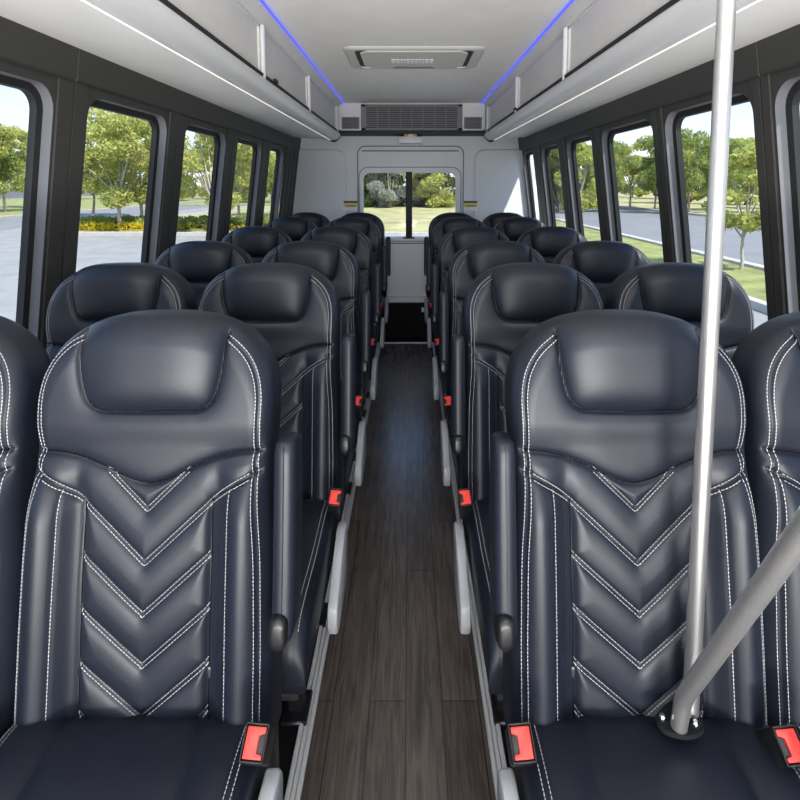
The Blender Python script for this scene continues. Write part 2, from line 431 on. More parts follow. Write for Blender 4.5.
# cushion: a height field over (x, y), side skirt and bottom
CW, CY0, CY1 = .212, -.475, .05
def cush_top(x, y):
    a = np.abs(x)
    z = .594+.012*np.exp(-((y+.10)/.10)**2)+.006*np.exp(-((y+.36)/.09)**2)-.02*sstep(-.045, .03, y)
    g = np.minimum(np.abs(a-.112), 9)
    z = z-.006*np.exp(-(g/.004)**2)-.004*np.exp(-(g/.02)**2)
    z = z+.006*np.exp(-((a-.16)/.035)**2)
    e = np.minimum(CW-a, 1); ex = np.clip(1-e/.035, 0, 1); z = z-.035*(1-np.sqrt(np.clip(1-ex*ex, 0, 1)))
    z = z-.0025*np.exp(-((a-.187)/.003)**2)
    ey = np.clip(1-(y-CY0)/.07, 0, 1); z = z-.07*(1-np.sqrt(np.clip(1-ey*ey, 0, 1)))
    return z
def cushion_mesh():
    xs = np.sin(np.linspace(-1, 1, 81)*math.pi/2*.97)/math.sin(math.pi/2*.97)*CW
    ys = np.r_[CY0+.07*(1-np.cos(np.linspace(0, math.pi/2, 10)))[:-1], np.linspace(CY0+.07, CY1, 40)]
    X, Y = np.meshgrid(xs, ys); Z = cush_top(X, Y)
    V = [tuple(v) for v in np.stack([X, Y, Z], -1).reshape(-1, 3)]; n, m_ = X.shape; F = []
    idx = np.arange(n*m_).reshape(n, m_)
    for j in range(n-1):
        for i in range(m_-1): F.append((idx[j, i], idx[j, i+1], idx[j+1, i+1], idx[j+1, i]))
    loop = [int(v) for v in list(idx[:, 0][::-1])+list(idx[0, 1:])+list(idx[1:, -1])+list(idx[-1, 1:-1][::-1])]
    c = np.array([0, -.2])
    for z, k in ((.50, 1.0), (.475, .985), (.46, .93)):
        nxt = []
        for v in loop[:len(loop)]:
            x, y = V[v][0], V[v][1]
            if z == .50: b_ = (x, y)
            else: b_ = (x*k, c[1]+(y-c[1])*k)
            zz = min(z, V[v][2]-.004); nxt.append(len(V)); V.append((b_[0], b_[1], zz))
        L = len(loop)
        for a in range(L): F.append((loop[a], nxt[a], nxt[(a+1) % L], loop[(a+1) % L]))
        loop = nxt
    F.append(tuple(loop[::-1]))
    return mesh_np('cushion', V, F, M['leather'])
BK['cushion'] = cushion_mesh()
def on_cush(x, y0, y1):
    y = np.arange(y0, y1, .0062); X = np.full(y.shape, x); pts = np.stack([X, y, cush_top(X, y)], 1)
    e = 1e-3; nz = np.stack([-(cush_top(X+e, y)-cush_top(X-e, y))/(2*e), -(cush_top(X, y+e)-cush_top(X, y-e))/(2*e), np.ones_like(y)], 1)
    nz /= np.linalg.norm(nz, axis=1)[:, None]; return pts, nz
CL = []
for sg in (1, -1):
    BK['cstitch', sg] = stitches([on_cush(sg*xx, CY0+.03, CY1-.05) for xx in (.184, .193)], 'cushion_stitching')

def rounded(cx, cz, w, h, r, n=6):
    out = []
    for (sx, sz, a0) in ((1, 1, 0), (-1, 1, 90), (-1, -1, 180), (1, -1, 270)):
        for k in range(n+1):
            a = R(a0+90*k/n); out.append((cx+sx*(w/2-r)+r*math.cos(a), cz+sz*(h/2-r)+r*math.sin(a)))
    return out

def loft(rings, m, name, smooth=50):
    V = [p for r_ in rings for p in r_]; n = len(rings[0]); F = []
    for a in range(len(rings)-1):
        for k in range(n): F.append((a*n+k, a*n+(k+1) % n, (a+1)*n+(k+1) % n, (a+1)*n+k))
    F.append(tuple(range(n))[::-1]); F.append(tuple(range((len(rings)-1)*n, len(rings)*n)))
    bm = bmesh.new(); me = mesh_np(name, V, F, m); bm.from_mesh(me)
    bmesh.ops.recalc_face_normals(bm, faces=bm.faces); bm.to_mesh(me); bm.free()
    me.set_sharp_from_angle(angle=R(smooth)); return me
def arm_mesh():
    # upright pad: section in (x, normal) swept along the backrest direction
    rings = []
    for s, k in ((-.012, .35), (-.006, .75), (.006, .95), (.03, 1), (.1, 1), (.2, 1.), (.25, .98), (.288, .95), (.301, .86), (.307, .6)):
        bend = .030+.018*(s/.307-.35)**2
        sec = rounded(0, 0,   .037*k, .080*(k if s > .1 else .75+.25*k), .016*k, 5)
        rings.append([tuple(np.array([x, 0, SZ])+UP*(.137+s)+NO*(bend-.02+z)) for x, z in sec])
    return loft(rings, M['leather'], 'armrest')
BK['arm'] = arm_mesh()
def arm_seam():
    mb = MB(); pts = []
    for s in np.linspace(0., .298, 14):
        bend = .030+.018*(s/.307-.35)**2
        pts.append(np.array([0, 0, SZ])+UP*(.137+s)+NO*(bend-.02+.0400*(1 if s < .27 else .95)+.0001))
    mb.tube(pts, .0012, 6); return mb.mesh('armrest_seam', M['blackink'], 40)
BK['armseam'] = arm_seam()
def cap_mesh():
    rings = []
    for d, k in ((-.03, 1), (.0, 1.), (.008, .96), (.012, .8), (.0135, .5)):
        sec = rounded(0, 0,   .029*k, .052*k, .0140*k, 6)
        rings.append([tuple(np.array([x-.004, 0, SZ])+UP*(.150+z)+NO*(.052+d)) for x, z in sec])
    return loft(rings, M['black_plastic'], 'pivot_cap')
BK['cap'] = cap_mesh()
def shield_mesh(sg):
    prof = [(-.055, .42), (-.045, .535), (-.06, .560), (-.10, .562), (-.16, .535), (-.20, .508), (-.245, .485), (-.262, .474), (-.270, .44), (-.260, .408), (-.23, .398), (-.11, .405)]
    mb = MB(); mb.prism(prof, 0, sg*.221, sg*.246)
    return mb.mesh('side_shield', M['grey_plastic'], 40, bev=.006)
BK['shield'] = {1: shield_mesh(1), -1: shield_mesh(-1)}
def buckle_meshes(sg):
    mx = Matrix.Translation((sg*.219, -.095, .640)) @ Matrix.Rotation(sg*R(6), 4, 'Y') @ Matrix.Rotation(R(38), 4, 'X')
    mb = MB(); mb.box(-.0175, .0175, -.022, .022, -.075, .018, .004, 2, mx)
    for q in ((-.0175, -.0148, -.022, .022), (.0148, .0175, -.022, .022), (-.0175, .0175, -.022, -.0190), (-.0175, .0175, .0190, .022)): mb.box(q[0], q[1], q[2], q[3], .014, .0245, .001, 1, mx)
    a = mb.mesh('buckle', M['black_plastic'], 40)
    mb = MB(); k_ = -sg
    mb.prism([(-.0135*k_, -.0175), (.0135*k_, -.0175), (.0135*k_, .0175), (-.0135*k_, .0175), (-.0135*k_, .011), (-.005*k_, .008), (-.005*k_, -.011), (-.0135*k_, -.0125)], 2, .0165, .0235)
    bmesh.ops.transform(mb.bm, matrix=mx, verts=mb.bm.verts)
    b = mb.mesh('release_button', M['red'], 40, bev=.0008)
    return a, b
BK['buckle'] = {1: buckle_meshes(1), -1: buckle_meshes(-1)}
def leg_mesh(lift, y):
    mb = MB(); mb.box(-.022, .022, y-.02, y+.02, -lift+.012, .43, .004, 1); mb.box(-.035, .035, y-.05, y+.05, -lift, -lift+.014, .004, 1)
    return mb.mesh('leg', M['black_metal'], 40)
LEGS = {(l, y): leg_mesh(l, y) for l in (0., .001) for y in (-.36, -.06)}
mb = MB(); mb.box(-.19, .19, -.44, .02, .425, .462, .006, 2); mb.box(-.17, .17, .01, .075, .43, .66, .006, 2); BK['frame'] = mb.mesh('seat_frame', M['black_metal'], 40)

ROWS = [.813, 1.425, 2.045, 2.80, 3.64, 4.27]
ORD = ['first', 'second', 'third', 'fourth', 'fifth', 'sixth']
def make_seat(X, row, bank, place):
    lift = .001 if row == 0 else 0.
    t = empty('bus_seat', (X, ROWS[row], lift))
    far = {0: 'nearest the camera', 5: 'last before the rear wall'}.get(row, 'counting from the camera')
    lab = f'black leather {place} seat of the {bank} bank, {ORD[row]} row {far}'
    if bank == 'right' and place == 'aisle' and row == 0: lab = 'black leather aisle seat right of the aisle, behind the two steel poles'
    prop(t, lab, 'seat', 'black bus seats in rows')
    sg = 1 if bank == 'left' else -1        # direction of the aisle
    b = link('backrest', BK['back'], t)
    link('headrest', BK['head'], b); link('quilted_panel', BK['panel'], b); link('seam_shade_line', BK['seam'], b); st = link('stitching', BK['stitch'], b); st['label'] = 'pale grey thread stitching'
    c = link('cushion', BK['cushion'], t); 
    for q in (1, -1): s2 = link('stitching', BK['cstitch', q], c); s2['label'] = 'pale grey thread stitching'
    link('seat_frame', BK['frame'], t)
    for y in (-.36, -.06): link('leg', LEGS[(lift, y)], t, (sg*.10, 0, 0))
    if place == 'aisle':
        a = link('armrest', BK['arm'], t, (.242 if sg > 0 else -.228, 0, 0)); link('armrest_seam', BK['armseam'], a)
        cp = link('pivot_cap', BK['cap'], a)
        sh = link('side_shield', BK['shield'][sg], t); sh['label'] = 'light grey plastic side shield'
        bk, rb = BK['buckle'][sg]
        o = link('buckle', bk, t); rr = link('release_button', rb, o); rr['label'] = 'red release button'
    else:
        bk, rb = BK['buckle'][sg]
        o = link('buckle', bk, t, ((-.030 if row == 0 else -.012) if bank == 'right' else -.026, 0, -.004)); rr = link('release_button', rb, o); rr['label'] = 'red release button'
    return t
for r_ in range(6):
    make_seat(-.447 if r_ == 0 else -.415, r_, 'left', 'aisle'); make_seat(-.881 if r_ == 0 else -.850, r_, 'left', 'window')
    make_seat(.385 if r_ == 0 else .366, r_, 'right', 'aisle'); make_seat(.808 if r_ == 0 else .795, r_, 'right', 'window')

# ------------------------------------------------------------------ SHELL
YF, YR = -1.7, 5.1
def wx(z):
    return 1.104-.13*(max(z, .85)-EYE)
CEIL = 2.20
def rr_loop(a, b, z0, z1, r, n=7):
    out = []
    for (cy, cz, a0) in ((b-r, z1-r, 0), (a+r, z1-r, 90), (a+r, z0+r, 180), (b-r, z0+r, 270)):
        for k in range(n+1):
            th = R(a0+90*k/n); out.append((cy+r*math.cos(th), cz+r*math.sin(th)))
    return out
def rect_match(loop, a, b, z0, z1, ca, cb, y0, y1):
    """points on the cell rectangle matching loop points (radially by corner)"""
    out = []; N = len(loop)//4
    for q in range(4):
        for k in range(N):
            y, z = loop[q*N+k]
            half = N//2
            if q == 0: p = (y1, z) if k < half else ((y1, cb) if k == half else (y, cb))
            elif q == 1: p = (y, cb) if k < half else ((y0, cb) if k == half else (y0, z))
            elif q == 2: p = (y0, z) if k < half else ((y0, ca) if k == half else (y, ca))
            else: p = (y, ca) if k < half else ((y1, ca) if k == half else (y1, z))
            out.append(p)
    return out
def holed_wall(cells, f, z0, z1, depth_f, r=.07, n=8):
    """cells: (y0,y1,hole or None); f(u,v)->3-D on the face; depth_f(u,v)->3-D at the glass side. returns wall MB, reveal MB"""
    w = MB(); rv = MB()
    for y0, y1, h in cells:
        if h is None:
            w.quad(f(y0, z0), f(y1, z0), f(y1, z1), f(y0, z1)); continue
        a, b, c, d = h
        lp = rr_loop(a, b, c, d, r, n); rc = rect_match(lp, a, b, c, d, z0, z1, y0, y1); N = len(lp)
        for k in range(N):
            k2 = (k+1) % N
            pts = [rc[k], rc[k2], lp[k2], lp[k]]
            if (Vector(rc[k])-Vector(rc[k2])).length < 1e-6: pts = [rc[k], lp[k2], lp[k]]
            w.quad(*[f(*p) for p in pts])
            rv.quad(f(*lp[k]), f(*lp[k2]), depth_f(*lp[k2]), depth_f(*lp[k]))
    return w, rv
WZ0, WZ1 = .87, 1.765
LW = [(-1.265, -.67), (-.50, .095), (.265, .86), (1.03, 1.625), (1.795, 2.375), (2.565, 3.13), (3.33, 3.88), (4.10, 4.545)]
RW = [(-1.30, -.68), (-.55, .05), (.18, .78), (.93, 1.585), (1.685, 2.258), (2.37, 2.995), (3.15, 3.655), (3.845, 4.35), (4.62, 5.035)]
WT, WB = 1.915, .0
wn = 0
for side_name, sg, WL in (('left', -1, LW), ('right', 1, RW)):
    f = lambda u, v: (sg*wx(v), u, v)
    g = lambda u, v: (sg*(wx(v)+.042), u, v)
    cells = []; prev = YF
    for i, (a, b) in enumerate(WL):
        nx = (b+WL[i+1][0])/2 if i+1 < len(WL) else b+.04
        cells.append((prev, nx, (a, b, WZ0, WZ1))); prev = nx
    if prev < YR: cells.append((prev, YR, None))
    w, rv = holed_wall(cells, f, .80, WT, g, .075)
    w.quad((sg*wx(.8), YF, 0), (sg*wx(.8), YR, 0), (sg*wx(.8), YR, .8), (sg*wx(.8), YF, .8))
    w.quad((sg*wx(WT), YF, WT), (sg*wx(WT), YR, WT), (sg*1.02, YR, 2.3), (sg*1.02, YF, 2.3))
    wall = struct(w.build(f'wall_{side_name}', M['charcoal']))
    bmx = bmesh.new(); bmx.from_mesh(wall.data); bmesh.ops.remove_doubles(bmx, verts=bmx.verts, dist=1e-5); bmx.to_mesh(wall.data); bmx.free()
    rv.build('window_reveal', M['jamb'], wall, smooth=40)
    # black trims: header lip, pillar covers with their centre groove
    mb = MB()
    for i in range(len(WL)-1):
        a, b = WL[i][1], WL[i+1][0]; m_ = (a+b)/2
        for y0, y1 in ((a+.012, m_-.004), (m_+.004, b-.012)):
            if y1-y0 < .01: continue
            vs = []
            for zz in (WZ0-.03, WZ1+.025):
                for yy in (y0, y1):
                    for dx in (-.004, .010):
                        pass
            z0, z1 = WZ0-.04, WZ1+.03
            mb.quad((sg*(wx(z0)-.006), y0, z0), (sg*(wx(z0)-.006), y1, z0), (sg*(wx(z1)-.006), y1, z1), (sg*(wx(z1)-.006), y0, z1))
            for yy in (y0, y1):
                mb.quad((sg*(wx(z0)-.006), yy, z0), (sg*(wx(z0)+.004), yy, z0), (sg*(wx(z1)+.004), yy, z1), (sg*(wx(z1)-.006), yy, z1))
            for zz in (z0, z1):
                mb.quad((sg*(wx(zz)-.006), y0, zz), (sg*(wx(zz)+.004), y0, zz), (sg*(wx(zz)+.004), y1, zz), (sg*(wx(zz)-.006), y1, zz))
    struct(mb.build(f'trim_{1 if sg < 0 else 2}', M['charcoal'], wall))
    # header board above the windows
    mb = MB()
    za, zb = WZ1+.028, WT-.004
    edges = [YF]+[(1.70 if sg < 0 else 1.62)]+[YR]
    for y0, y1 in zip(edges, edges[1:]):
        poly = [(sg*(wx(za)+.003), za), (sg*(wx(za)-.014), za), (sg*(wx(za)-.018), za+.006), (sg*(wx(zb)-.018), zb), (sg*(wx(zb)+.003), zb)]
        mb.prism(poly, 1, y0+.0015, y1-.0015)
    struct(mb.build(f'trim_{3 if sg < 0 else 4}', M['charcoal'], wall, bev=.002))
    # corner pillar covers beside the rear wall
    last = WL[-1][1]
    mb = MB(); y = last+.05
    while y < YR-.06:
        e_ = min(y+.13, YR-.012)
        z0, z1 = .8, WZ1+.03
        for k, (o_) in enumerate((.016,)):
            A = [(sg*(wx(z0)-o_), y+.012, z0), (sg*(wx(z0)-o_), e_-.012, z0), (sg*(wx(z1)-o_), e_-.012, z1), (sg*(wx(z1)-o_), y+.012, z1)]
            B = [(sg*(wx(z0)+.003), y, z0), (sg*(wx(z0)+.003), e_, z0), (sg*(wx(z1)+.003), e_, z1), (sg*(wx(z1)+.003), y, z1)]
            mb.quad(*A)
            for q in range(4): mb.quad(A[q], A[(q+1) % 4], B[(q+1) % 4], B[q])
        y = e_+.012
    if len(mb.bm.faces): struct(mb.build(f'trim_{5 if sg < 0 else 6}', M['charcoal'], wall))
    # windows: rubber frame and pane
    for a, b in WL:
        wn += 1
        fr = MB(); L0 = rr_loop(a-.004, b+.004, WZ0-.004, WZ1+.004, .077, 8); L1 = rr_loop(a+.022, b-.022, WZ0+.022, WZ1-.022, .055, 8)
        N = len(L0)
        for k in range(N):
            k2 = (k+1) % N
            for (A, oa), (B, ob) in (((L0, .030), (L1, .034)), ((L1, .034), (L1, .056)), ((L1, .056), (L0, .058)), ((L0, .058), (L0, .030))):
                p = [(sg*(wx(A[k][1])+oa), A[k][0], A[k][1]), (sg*(wx(A[k2][1])+oa), A[k2][0], A[k2][1]), (sg*(wx(B[k2][1])+ob), B[k2][0], B[k2][1]), (sg*(wx(B[k][1])+ob), B[k][0], B[k][1])]
                fr.quad(*p)
        fo = struct(fr.build(f'window_{wn}', M['rubber'], smooth=40))
        gl = MB(); L2 = rr_loop(a+.018, b-.018, WZ0+.018, WZ1-.018, .058, 8)
        A = [gl.bm.verts.new((sg*(wx(z)+.046), y, z)) for y, z in L2]; gl.bm.faces.new(A)
        gl.build('window_glass', M['glass'], fo)

# rear wall
RZ0 = .33
cells = [(-1.25, -.62, None), (-.62, .64, (-.455, .455, .957, 1.592)), (.64, 1.25, None)]
w, rv = holed_wall(cells, lambda u, v: (u, YR, v), RZ0, 2.25, lambda u, v: (u, YR+.05, v), .075)
rw = struct(w.build('wall_rear', M['rear']))
bmx = bmesh.new(); bmx.from_mesh(rw.data); bmesh.ops.remove_doubles(bmx, verts=bmx.verts, dist=1e-5); bmx.to_mesh(rw.data); bmx.free()
rv.build('window_reveal', M['rear'], rw, smooth=40)
def ring_mb(L0, L1, f, o0, o1):
    mb = MB(); N = len(L0); mid0 = None
    for k in range(N):
        k2 = (k+1) % N
        for (A, oa), (B, ob) in (((L0, o0), (L0, o1)), ((L0, o1), (L1, o1)), ((L1, o1), (L1, o0)), ((L1, o0), (L0, o0))):
            mb.quad(f(*A[k], oa), f(*A[k2], oa), f(*B[k2], ob), f(*B[k], ob))
    return mb
fy = lambda u, v, o: (u, YR-o, v)
mb = ring_mb(rr_loop(-.478, .488, .930, 1.632, .085, 8), rr_loop(-.462, .462, .950, 1.600, .078, 8), fy, -.002, .014)
struct(mb.build('trim_7', M['rear'], rw, smooth=40, bev=.003))
mb = MB()
for (x0, x1, z0, z1) in ((-1.22, -.60, .62, 1.81), (.615, 1.22, .62, 1.81)):
    lp = rr_loop(x0, x1, z0, z1, .10, 8); l2 = rr_loop(x0+.016, x1-.016, z0+.016, z1-.016, .086, 8)
    N = len(lp)
    for k in range(N):
        k2 = (k+1) % N; mb.quad(fy(*lp[k], -.001), fy(*lp[k2], -.001), fy(*l2[k2], .016), fy(*l2[k], .016))
    mb.bm.faces.new([mb.bm.verts.new(fy(*p, .016)) for p in l2])
struct(mb.build('trim_8', M['rear'], rw, smooth=30))
mb = ring_mb(rr_loop(-.486, .496, .922, 1.640, .092, 8), rr_loop(-.478, .488, .930, 1.632, .085, 8), fy, -.002, .004)  # shadow gaps round the rear window drawn as grey rings
struct(mb.build('trim_15', M['gap_shade'], rw, smooth=40))
mb = ring_mb(rr_loop(-.50, .52, .90, 1.84, .08, 8), rr_loop(-.490, .510, .91, 1.830, .072, 8), fy, -.002, .008)
struct(mb.build('trim_9', M['gap_shade'], rw, smooth=40))
mb = MB(); mb.box(-.455, .47, YR-.006, YR+.001, 1.785, 1.797, .002, 1); struct(mb.build('trim_14', M['gap_shade'], rw))  # shadow line above the window drawn as a grey strip
mb = MB(); mb.box(-1.2, 1.2, YR-.02, YR+.001, .385, .40, .005, 2); mb.box(-1.2, 1.2, YR-.03, YR+.001, RZ0-.005, RZ0+.01, .004, 2)
struct(mb.build('trim_10', M['rear'], rw, smooth=40))
wn += 1
mb = ring_mb(rr_loop(-.462, .462, .951, 1.598, .08, 8), rr_loop(-.446, .446, .966, 1.583, .066, 8), lambda u, v, o: (u, YR+.045-o, v), -.012, .006)
rwin = struct(mb.build(f'window_{wn}', M['rear'], smooth=40))
mb = MB(); mb.box(-.036, .026, YR+.008, YR+.05, .952, 1.60, .004, 2); mb.box(-.062, .052, YR-.006, YR+.03, .944, .962, .004, 2); mb.build('centre_bar', M['rubber'], rwin, smooth=40)
gl = MB(); gl.bm.faces.new([gl.bm.verts.new((x, YR+.045, z)) for x, z in rr_loop(-.452, .452, .96, 1.59, .07, 8)]); gl.build('window_glass', M['glass'], rwin)
# black lower rear panel behind the end of the aisle
mb = MB(); mb.box(-1.2, 1.2, 5.02, YR+.02, -.01, RZ0, .004, 1); struct(mb.build('wall_rear_lower', M['blackfloor']))

# front wall with the windscreen (behind the camera)
cells = [(-1.25, -1.05, None), (-1.05, 1.05, (-1.0, 1.0, .80, 1.95)), (1.05, 1.25, None)]
w, rv = holed_wall(cells, lambda u, v: (u, YF, v), 0, 2.3, lambda u, v: (u, YF-.06, v), .1)
fw = struct(w.build('wall_front', M['charcoal'])); rv.build('window_reveal', M['rubber'], fw)
wn += 1
mb = ring_mb(rr_loop(-1.01, 1.01, .79, 1.96, .1, 8), rr_loop(-.97, .97, .83, 1.92, .08, 8), lambda u, v, o: (u, YF-.04-o, v), -.015, .015)
ws = struct(mb.build(f'window_{wn}', M['rubber'], smooth=40))
gl = MB(); gl.bm.faces.new([gl.bm.verts.new((x, YF-.04, z)) for x, z in rr_loop(-.98, .98, .82, 1.93, .08, 8)]); gl.build('window_glass', M['glass'], ws)

# floor and ceiling
FE = 4.83
mb = MB(); mb.box(-.262, .208, YF, FE, -.05, 0); struct(mb.build('floor', M['wood']))
mb = MB(); mb.box(-1.25, -.262, YF, YR+.05, -.05, -.001); mb.box(.208, 1.25, YF, YR+.05, -.05, -.001); mb.box(-.262, .208, FE, YR+.05, -.05, -.001)
struct(mb.build('floor_under_seats', M['blackfloor']))
mb = MB(); mb.box(-.25, .2, FE-.012, FE+.012, -.003, .006, .002, 2); struct(mb.build('trim_11', M['alu']))
tn = 11
for x0, s_ in ((-.262, -1), (.208, 1)):
    tn += 1; mb = MB()
    for k in range(3):
        a = x0+s_*k*.013; mb.box(min(a, a+s_*.0115), max(a, a+s_*.0115), YF, FE, -.004, .011 if k != 1 else .005, .002, 1)
    struct(mb.build(f'trim_{tn}', M['alu'], smooth=40))
mb = MB(); mb.box(-1.1, 1.1, YF, YR+.05, CEIL, CEIL+.06); struct(mb.build('ceiling', M['ceil']))

# ------------------------------------------------------------------ LUGGAGE RACKS
RE = 4.80                                    # rear end of the racks
def rack(sg, xl, xp, xr, name, posts, y0):
    """xl: x of LED line, xp: x of the panel foot, xr: lower lip x"""
    t = empty('luggage_rack', (0, 0, 0))
    prop(t, f'long grey overhead luggage rack with aluminium lip along the {name} wall', 'luggage rack', 'overhead luggage racks')
    zt, zh, zp, zl = CEIL, 2.158, 1.94, 1.868
    def X(z): return xp if z <= zh else xp+(xl-xp)*(z-zh)/(zt-zh)
    # underside shelf and end
    mb = MB()
    poly = [(sg*xr, zl+.004), (sg*(wx(1.90)+.0), 1.895), (sg*(wx(1.90)+.02), 1.925), (sg*(xp+.02), 1.925)]
    mb.prism(poly, 1, y0, RE); mb.build('shelf', M['rackunder'], t, bev=.002)
    mb = MB()
    poly = [(sg*xl, zt), (sg*xp, zh), (sg*(xp+.03), zh-.004), (sg*(xl+.14), zt)]
    mb.prism(poly, 1, y0, RE); mb.build('header', M['rackpanel'], t)
    # door panels between the posts
    ps = [y0]+posts
    for a, b in zip(ps, ps[1:]):
        mb = MB(); o_ = .012
        def pp(z, d): return (sg*(X(z)+d), z)
        mb.prism([pp(zh-.002, o_), pp(zp, o_), pp(zp, o_+.012), pp(zh-.002, o_+.012)], 1, a+.010, b-.010)
        dr = mb.build('door', M['rackpanel'], t)
        fr = MB()
        e1 = .010
        for zz0, zz1, ya, yb in ((zh-.002, zh-.012, a+.010, b-.010), (zp+.008, zp, a+.010, b-.010)):
            fr.prism([pp(zz0, .004), pp(zz1, .004), pp(zz1, o_+.002), pp(zz0, o_+.002)], 1, ya, yb)
        for ya in (a+.012, b-.024): fr.box(*sorted((sg*(xp+.004), sg*(xp+o_+.002))), ya, ya+.012, zp, zh-.002)
        fr.build('door_frame', M['rackpanel'], dr)
    for y in posts:
        mb = MB(); pts = []
        for z in np.linspace(zp-.01, zh-.002, 6): pts.append((sg*(X(z)-.002), y, z))
        mb.tube(pts, .0125, 12); mb.build('post', M['alu'], t, smooth=60)
    # rounded aluminium lip
    prof = []
    for k in range(11):
        u = k/10; a = R(170+95*u)
        prof.append((xp+.028+.052*math.cos(a)*1.0+.012*u, 1.918+.052*math.sin(a)))
    prof = [(xp-.004, 1.936), (xp-.013, 1.928)]+prof[1:]
    prof += [(xr-.012, zl), (xr, zl+.002), (xr+.004, zl+.016), (xp+.03, 1.936)]
    mb = MB(); mb.prism([(sg*x, z) for x, z in prof], 1, y0, RE+.004); mb.build('lip_rail', M['alu'], t, smooth=35)
    mb = MB(); mb.box(*sorted((sg*(xr-.009), sg*(xr-.0045))), y0, RE-.02, zl-.0015, zl+.006, .001, 1); o = mb.build('light_strip', M['whiteled'], t); o['label'] = 'thin lit white light line'
    mb = MB(); mb.prism([(sg*(xp-.006), 1.934), (sg*(xp-.008), 1.950), (sg*(xp+.010), 1.952), (sg*(xp+.012), 1.934)], 1, (1.32 if sg > 0 else y0), RE+.004); o = mb.build('seal_strip', M['rubber'], t); o['label'] = 'black rubber strip'
    mb = MB()
    prof_e = [(xp-.032, 1.957), (xp-.028, 1.91), (xp-.005, 1.875), (xp+.03, zl-.018), (xr-.01, zl-.014), (xr-.01, zl+.02), (xp+.05, 1.957)]
    mb.prism([(sg*x, z) for x, z in prof_e], 1, RE+.004, RE+.022); mb.build('end_cap', M['rubber'], t, bev=.004)
    yl = posts[-3]+.16 if sg < 0 else posts[-2]-.02
    mb = MB(); mb.box(*sorted((sg*(xp-.02), sg*(xp-.004))), yl, yl+.045, 1.945, 1.962, .004, 2); mb.build('latch', M['black_plastic'], t)
    # LED line along the top corner
    l = MB(); l.tube([(sg*(xl-.004), y0, zt-.007), (sg*(xl-.004), RE+.05, zt-.007)], .0058, 10)
    lo = l.build('led_strip', M['blueled'], smooth=60); prop(lo, f'thin blue lit strip where the {name} luggage rack meets the ceiling', 'light strip', 'blue ceiling light strips')
    return t
rack(-1, .588, .640, .715, 'left', [.20, 1.30, 2.36, 3.42, 4.72], YF+.02)
rack(1, .646, .690, .765, 'right', [.24, 1.34, 2.40, 3.46, 4.74], YF+.02)

# ------------------------------------------------------------------ ROOF HATCH
hx0, hx1, hy0, hy1 = -.375, .425, 2.88, 3.40
t = empty('roof_hatch', ((hx0+hx1)/2, (hy0+hy1)/2, CEIL)); prop(t, 'grey roof escape hatch in the middle of the ceiling', 'hatch')
cx, cy = (hx0+hx1)/2, (hy0+hy1)/2
fz = lambda u, v, o: (u, v, -o)
def lr(hw, hh, r): return rr_loop(-hw, hw, -hh, hh, r, 6)
mb = MB(); A0, A1, A2 = lr(.385, .255, .05), lr(.370, .240, .045), lr(.325, .215, .035); N = len(A0)
for k in range(N):
    k2 = (k+1) % N
    for (a, oa), (b, ob) in (((A0, 0), (A0, .004)), ((A0, .004), (A1, .012)), ((A1, .012), (A2, .012)), ((A2, .012), (A2, .0))):
        mb.quad(fz(*a[k], oa), fz(*a[k2], oa), fz(*b[k2], ob), fz(*b[k], ob))
mb.build('frame', M['hatch'], t, smooth=40)
mb = MB(); mb.box(-.33, .33, -.22, .22, -.004, .0); mb.build('backing', M['ventdark'], t)
mb = MB()
B0 = [(-.255, -.205), (.255, -.205), (.298, -.15), (.298, .15), (.255, .205), (-.255, .205), (-.298, .15), (-.298, -.15)]
mb.prism(B0, 2, -.016, -.002); mb.build('hatch_panel', M['hatch'], t, bev=.008)
mb = MB()
mb.prism([(-.13, .19), (.13, .19), (.10, .145), (-.10, .145)], 2, -.019, -.014); hd = mb.build('handle', M['ventgrey'], t, bev=.002)
# white lettering marks on the panel (too small to read in the photograph)
mb = MB(); x = -.13
for wd in (.030, .024, .020, .014, .026, .022, .024, .018, .016, .028, .026):
    mb.box(x, x+wd-.006, -.03, .055, -.0185, -.0155); x += wd
o = mb.build('lettering', M['white'], t); o['label'] = 'row of small white marks'

# ------------------------------------------------------------------ REAR AIR VENT
t = empty('air_vent', (.02, 4.836, 1.957)); prop(t, 'wide grey air vent grille under the ceiling above the rear window', 'vent')
mb = MB(); mb.box(-.66, .66, 0, .27, 0, .241); mb.build('housing', M['ceil'], t)
mb = MB()
for (x0, x1, z0, z1) in ((-.455, .455, .0, .230),):
    mb.box(x0, x1, -.014, -.001, z0, z0+.022, .003, 1); mb.box(x0, x1, -.014, -.001, z1-.022, z1, .003, 1)
    mb.box(x0, x0+.045, -.014, -.001, z0, z1, .003, 1); mb.box(x1-.045, x1, -.014, -.001, z0, z1, .003, 1)
mb.box(-.41, .41, -.004, -.001, .02, .21)
fr = mb.build('grille_frame', M['ventgrey'], t)
mb = MB(); mb.box(-.41, .41, -.006, -.0045,   .022, .208); mb.build('backing', M['ventdark'], fr)
mb = MB()
for k in range(11):
    z = .030+k*.0165; mb.box(-.412, .412, -.012, -.004, z, z+.0075, mx=None)
for x in np.linspace(-.41, .41, 9): mb.box(x-.003, x+.003, -.013, -.004, .02, .211)
mb.build('slats', M['ventgrey'], fr)
for sx in (-1, 1):
    mb = MB(); a, b = (.47, .63); x0, x1 = (a, b) if sx > 0 else (-b, -a)
    mb.box(x0, x1, -.006, 0, .012, .118, .002, 1); g = mb.build('side_grille', M['ventgrey'], t)
    mb = MB()
    for k in range(8):
        z = .024+k*.0115; mb.box(x0+.012, x1-.012, -.0075, -.005, z, z+.005)
    mb.build('slots', M['ventdark'], g)
